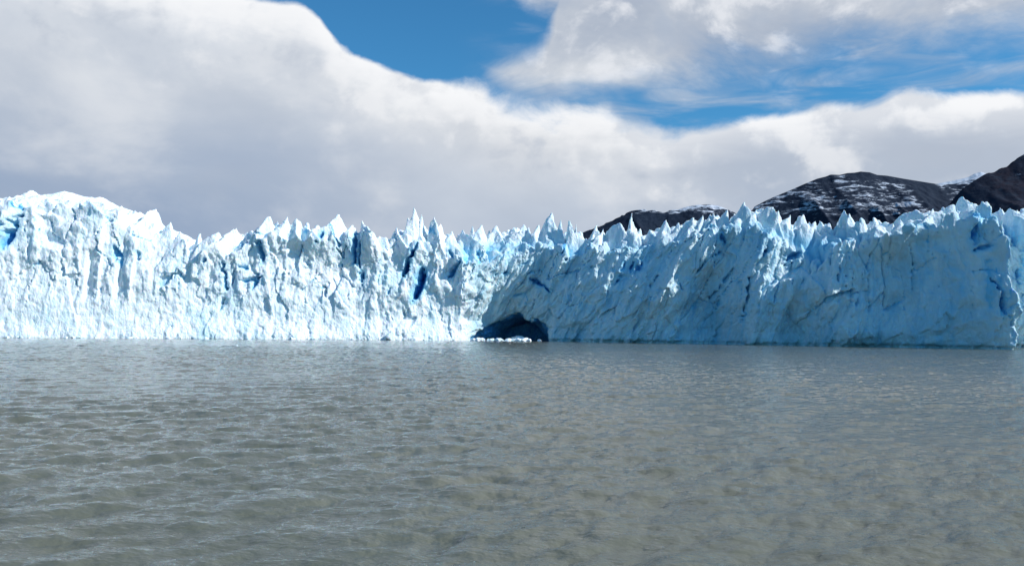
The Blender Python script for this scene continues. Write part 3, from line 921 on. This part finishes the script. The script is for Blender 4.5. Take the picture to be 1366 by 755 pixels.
# ================================================================== light and sky
SUN_EL = math.radians(36)
SUN_AZ = math.radians(105)        # clockwise from +Y (straight ahead): from the right, a touch on the camera's side
sd = Vector((math.sin(SUN_AZ) * math.cos(SUN_EL), math.cos(SUN_AZ) * math.cos(SUN_EL), math.sin(SUN_EL)))
sl_ = bpy.data.lights.new('sun', 'SUN')
sl_.energy = 5.0
sl_.angle = math.radians(0.53)
sl_.color = (1.0, 0.955, 0.89)
so = bpy.data.objects.new('sun', sl_)
so.rotation_euler = (-sd).to_track_quat('-Z', 'Y').to_euler()
so.location = (0, 0, 300)
COL.objects.link(so)

w = bpy.data.worlds.new('World')
sc.world = w
w.use_nodes = True
nt = NT(w.node_tree)
bg = w.node_tree.nodes['Background']
sky = nt.n('ShaderNodeTexSky', sky_type='NISHITA', sun_disc=False, sun_elevation=SUN_EL, sun_rotation=SUN_AZ,
           air_density=1.0, dust_density=0.3, ozone_density=2.5, altitude=300)
vec = nt.n('ShaderNodeTexCoord').outputs['Generated']
sp = nt.n('ShaderNodeSeparateXYZ', i_Vector=vec)
az = nt.m('DEGREES', nt.m('ARCTAN2', sp.outputs['X'], sp.outputs['Y']))
el = nt.m('DEGREES', nt.m('ARCSINE', sp.outputs['Z']))
AZR, ELR = 60.0, 40.0


def sky_curve(pts):
    """bearing -> elevation of a cloud edge, given as image points"""
    ae = sorted(azel(*p) for p in pts)
    nd = nt.n('ShaderNodeFloatCurve')
    cv = nd.mapping.curves[0]
    P2 = [((a + AZR) / (2 * AZR), (e + 5) / (ELR + 5)) for a, e in ae]
    P2 = [(0.0, P2[0][1])] + P2 + [(1.0, P2[-1][1])]
    while len(cv.points) < len(P2):
        cv.points.new(0.5, 0.5)
    for p, (x, y) in zip(cv.points, P2):
        p.location = (x, y)
        p.handle_type = 'AUTO'
    nd.mapping.use_clip = False
    nd.mapping.update()
    x = nt.m('DIVIDE', nt.m('ADD', az, AZR), 2 * AZR, clamp=True)
    nt.link(x, nd.inputs['Value'])
    return nt.m('SUBTRACT', nt.m('MULTIPLY', nd.outputs[0], ELR + 5), 5.0)


nA = nt.noise(nt.mapping(vec, (1, 1, 1.6)), 13.0, 8, 0.6, 0.4)
nB = nt.noise(nt.mapping(vec, (1, 1, 2.2), (0, 0.25, 0)), 4.0, 8, 0.6, 0.5)
nC = nt.noise(nt.mapping(vec, (1, 1, 1.3), (0, 0, 0), (3, 1, 2)), 2.2, 5, 0.5, 0.2)
nW = nt.noise(nt.mapping(vec, (1.0, 1.0, 5.0), (0, 0.32, 0)), 7.0, 6, 0.55, 0.6)

# --- bank of cloud over the glacier: its upper edge
topA = sky_curve([(-300, -90), (0, -60), (120, -40), (230, -14), (330, -4), (395, 4), (425, 24), (440, 46), (452, 60), (500, 84), (560, 104), (600, 110), (640, 122), (670, 138), (700, 141), (760, 140), (790, 143), (815, 152), (845, 166), (885, 179),
                  (920, 174), (960, 166), (1000, 158), (1065, 150), (1100, 144), (1150, 143), (1175, 136), (1197, 124), (1235, 122), (1260, 124), (1366, 124), (1500, 118), (1700, 100)])
softA = nt.sstep(az, azel(560, 100)[0], azel(700, 140)[0], 0.32, 1.5)
softB = nt.sstep(az, azel(820, 150)[0], azel(960, 166)[0], 0.0, 1.0)
soft = nt.m('ADD', nt.m('MULTIPLY', softA, nt.m('SUBTRACT', 1.0, softB)), nt.m('MULTIPLY', softB, 0.45))
dA = nt.m('SUBTRACT', topA, el)
dAn = nt.m('ADD', dA, nt.m('MULTIPLY', nt.m('SUBTRACT', nA, 0.5), nt.m('MULTIPLY', nt.m('ADD', soft, 0.15), 2.6)))
maskA = nt.sstep(nt.m('DIVIDE', dAn, soft), -0.6, 0.9)
behind_cam = nt.sstep(nt.m('ABSOLUTE', az), 60, 85, 1.0, 0.0)
maskA = nt.m('MULTIPLY', maskA, behind_cam)
# colour of the bank: bright towards the sunlit upper edge, grey inside, blue-grey low down
K = 10.0 / 1.0
rim = nt.sstep(nt.m('ADD', dA, nt.m('MULTIPLY', nt.m('SUBTRACT', nW, 0.5), 2.4)), 0.0, 3.2, 1.0, 0.0)
body = nt.mix(nt.sstep(nC, 0.35, 0.65), (4.5, 5.05, 5.95), (6.3, 6.75, 7.4))
low = nt.sstep(nt.m('ADD', el, nt.m('MULTIPLY', nt.m('SUBTRACT', nB, 0.5), 7.0)), 6.0, 17.0, 1.0, 0.0)
leftish = nt.sstep(az, azel(200, 200)[0], azel(620, 200)[0], 1.0, 0.45)
body = nt.mix(nt.m('MULTIPLY', low, leftish), body, (3.0, 3.85, 5.3))
bright = nt.m('MULTIPLY', nt.sstep(nt.m('ABSOLUTE', nt.m('SUBTRACT', az, azel(700, 200)[0])), 2, 16, 1.0, 0.0), nt.sstep(dA, 0.5, 7.5, 1.0, 0.0))
body = nt.mix(nt.m('MULTIPLY', bright, 0.8), body, (7.0, 7.15, 7.4))
nD = nt.noise(nt.mapping(vec, (1, 1, 1.7), (0, 0.2, 0), (5, 2, 1)), 5.0, 9, 0.55, 0.15)
body = nt.mix(nt.sstep(nD, 0.48, 0.72, 0.0, 0.55), body, (7.6, 7.8, 8.1))
body = nt.mix(nt.sstep(nD, 0.48, 0.28, 0.0, 0.40), body, (4.0, 4.55, 5.5))
# billows lit from the sun's side
def relief(scale, off, rough):
    a = nt.noise(nt.mapping(vec, (1, 1, 1.35)), scale, 7, rough, 0.25)
    b_ = nt.noise(nt.mapping(vec, (1, 1, 1.35), (0, 0, 0), (off, -0.2 * off, off * 1.1)), scale, 7, rough, 0.25)
    return nt.m('SUBTRACT', a, b_)


rl = nt.m('ADD', nt.m('MULTIPLY', relief(6.0, -0.035, 0.5), 1.0), nt.m('MULTIPLY', relief(17.0, -0.012, 0.55), 0.7))
puff = nt.m('MULTIPLY', rl, nt.sstep(dA, 0.0, 8.0, 1.1, 0.12))
body = nt.mix(nt.sstep(puff, 0.0, 0.18, 0.0, 0.65), body, (8.4, 8.5, 8.7))
body = nt.mix(nt.sstep(puff, 0.0, -0.16, 0.0, 0.6), body, (4.3, 4.85, 5.8))
colA = nt.mix(nt.m('MULTIPLY', rim, nt.sstep(rl, -0.10, 0.05, 0.55, 1.0)), body, (8.8, 8.9, 9.1))

# --- upper right sheet of broken cloud
lowB = sky_curve([(500, -140), (600, 40), (640, 85), (665, 112), (700, 132), (780, 128), (840, 124), (900, 116), (960, 108), (1020, 108), (1080, 88), (1140, 82), (1200, 76), (1280, 70), (1330, 66), (1400, 70), (1600, 60)])
upB = sky_curve([(500, 60), (600, 90), (640, 86), (680, 72), (715, 52), (726, 34), (732, 18), (740, -20), (760, -120), (800, -200), (1600, -200)])
b1 = nt.m('SUBTRACT', el, lowB)
b2 = nt.m('SUBTRACT', upB, el)
bb = nt.m('MINIMUM', b1, b2)
bbn = nt.m('ADD', bb, nt.m('MULTIPLY', nt.m('SUBTRACT', nB, 0.52), 7.5))
maskB = nt.sstep(bbn, -0.9, 2.4)
# second patch of grey cloud at the top edge, left of the sheet
upC = nt.m('SUBTRACT', nt.m('ADD', el, nt.m('MULTIPLY', nt.m('SUBTRACT', nB, 0.5), 5.0)), sky_curve([(500, -160), (600, -60), (650, -20), (680, 4), (720, 22), (760, 30), (900, 20), (1366, 40)]))
maskC = nt.m('MULTIPLY', nt.sstep(upC, -0.6, 1.2), nt.sstep(az, azel(640, 0)[0], azel(690, 0)[0]))
maskB = nt.m('MAXIMUM', maskB, maskC)
# thin veil in the blue gap
veil = nt.m('MULTIPLY', nt.sstep(nW, 0.38, 0.75), nt.m('MULTIPLY', 0.75, nt.sstep(az, azel(600, 100)[0], azel(840, 100)[0])))
maskB = nt.m('MAXIMUM', maskB, veil)
maskB = nt.m('MULTIPLY', maskB, nt.m('MULTIPLY', 0.93, behind_cam))
colB = nt.mix(nt.sstep(nt.m('ADD', nt.m('MULTIPLY', nB, 0.4), nt.m('MULTIPLY', nD, 0.6)), 0.36, 0.60), (4.1, 4.6, 5.5), (6.6, 6.85, 7.2))

rb = relief(9.0, -0.02, 0.55)
colB = nt.mix(nt.sstep(rb, 0.0, 0.14, 0.0, 0.8), colB, (8.2, 8.3, 8.6))
colB = nt.mix(nt.sstep(rb, 0.0, -0.14, 0.0, 0.6), colB, (4.2, 4.8, 5.8))
tint = nt.n('ShaderNodeMix', data_type='RGBA', blend_type='MULTIPLY', i_0=1.0, i_6=sky.outputs[0], i_7=(0.38, 0.98, 1.24, 1.0))
c = nt.mix(maskB, tint.outputs[2], colB)
c = nt.mix(maskA, c, colA)
nt.link(c, bg.inputs['Color'])
bg.inputs['Strength'].default_value = 0.106

# ================================================================== render settings
vs = sc.view_settings
vs.view_transform = 'Standard'
vs.look = 'None'
vs.gamma = 1
vs.exposure = 0.0
vs.use_curve_mapping = False
sc.render.engine = 'CYCLES'
sc.cycles.use_denoising = True
sc.cycles.max_bounces = 9
sc.cycles.diffuse_bounces = 8
sc.cycles.glossy_bounces = 3
print('done', round(time.time() - T0, 1))
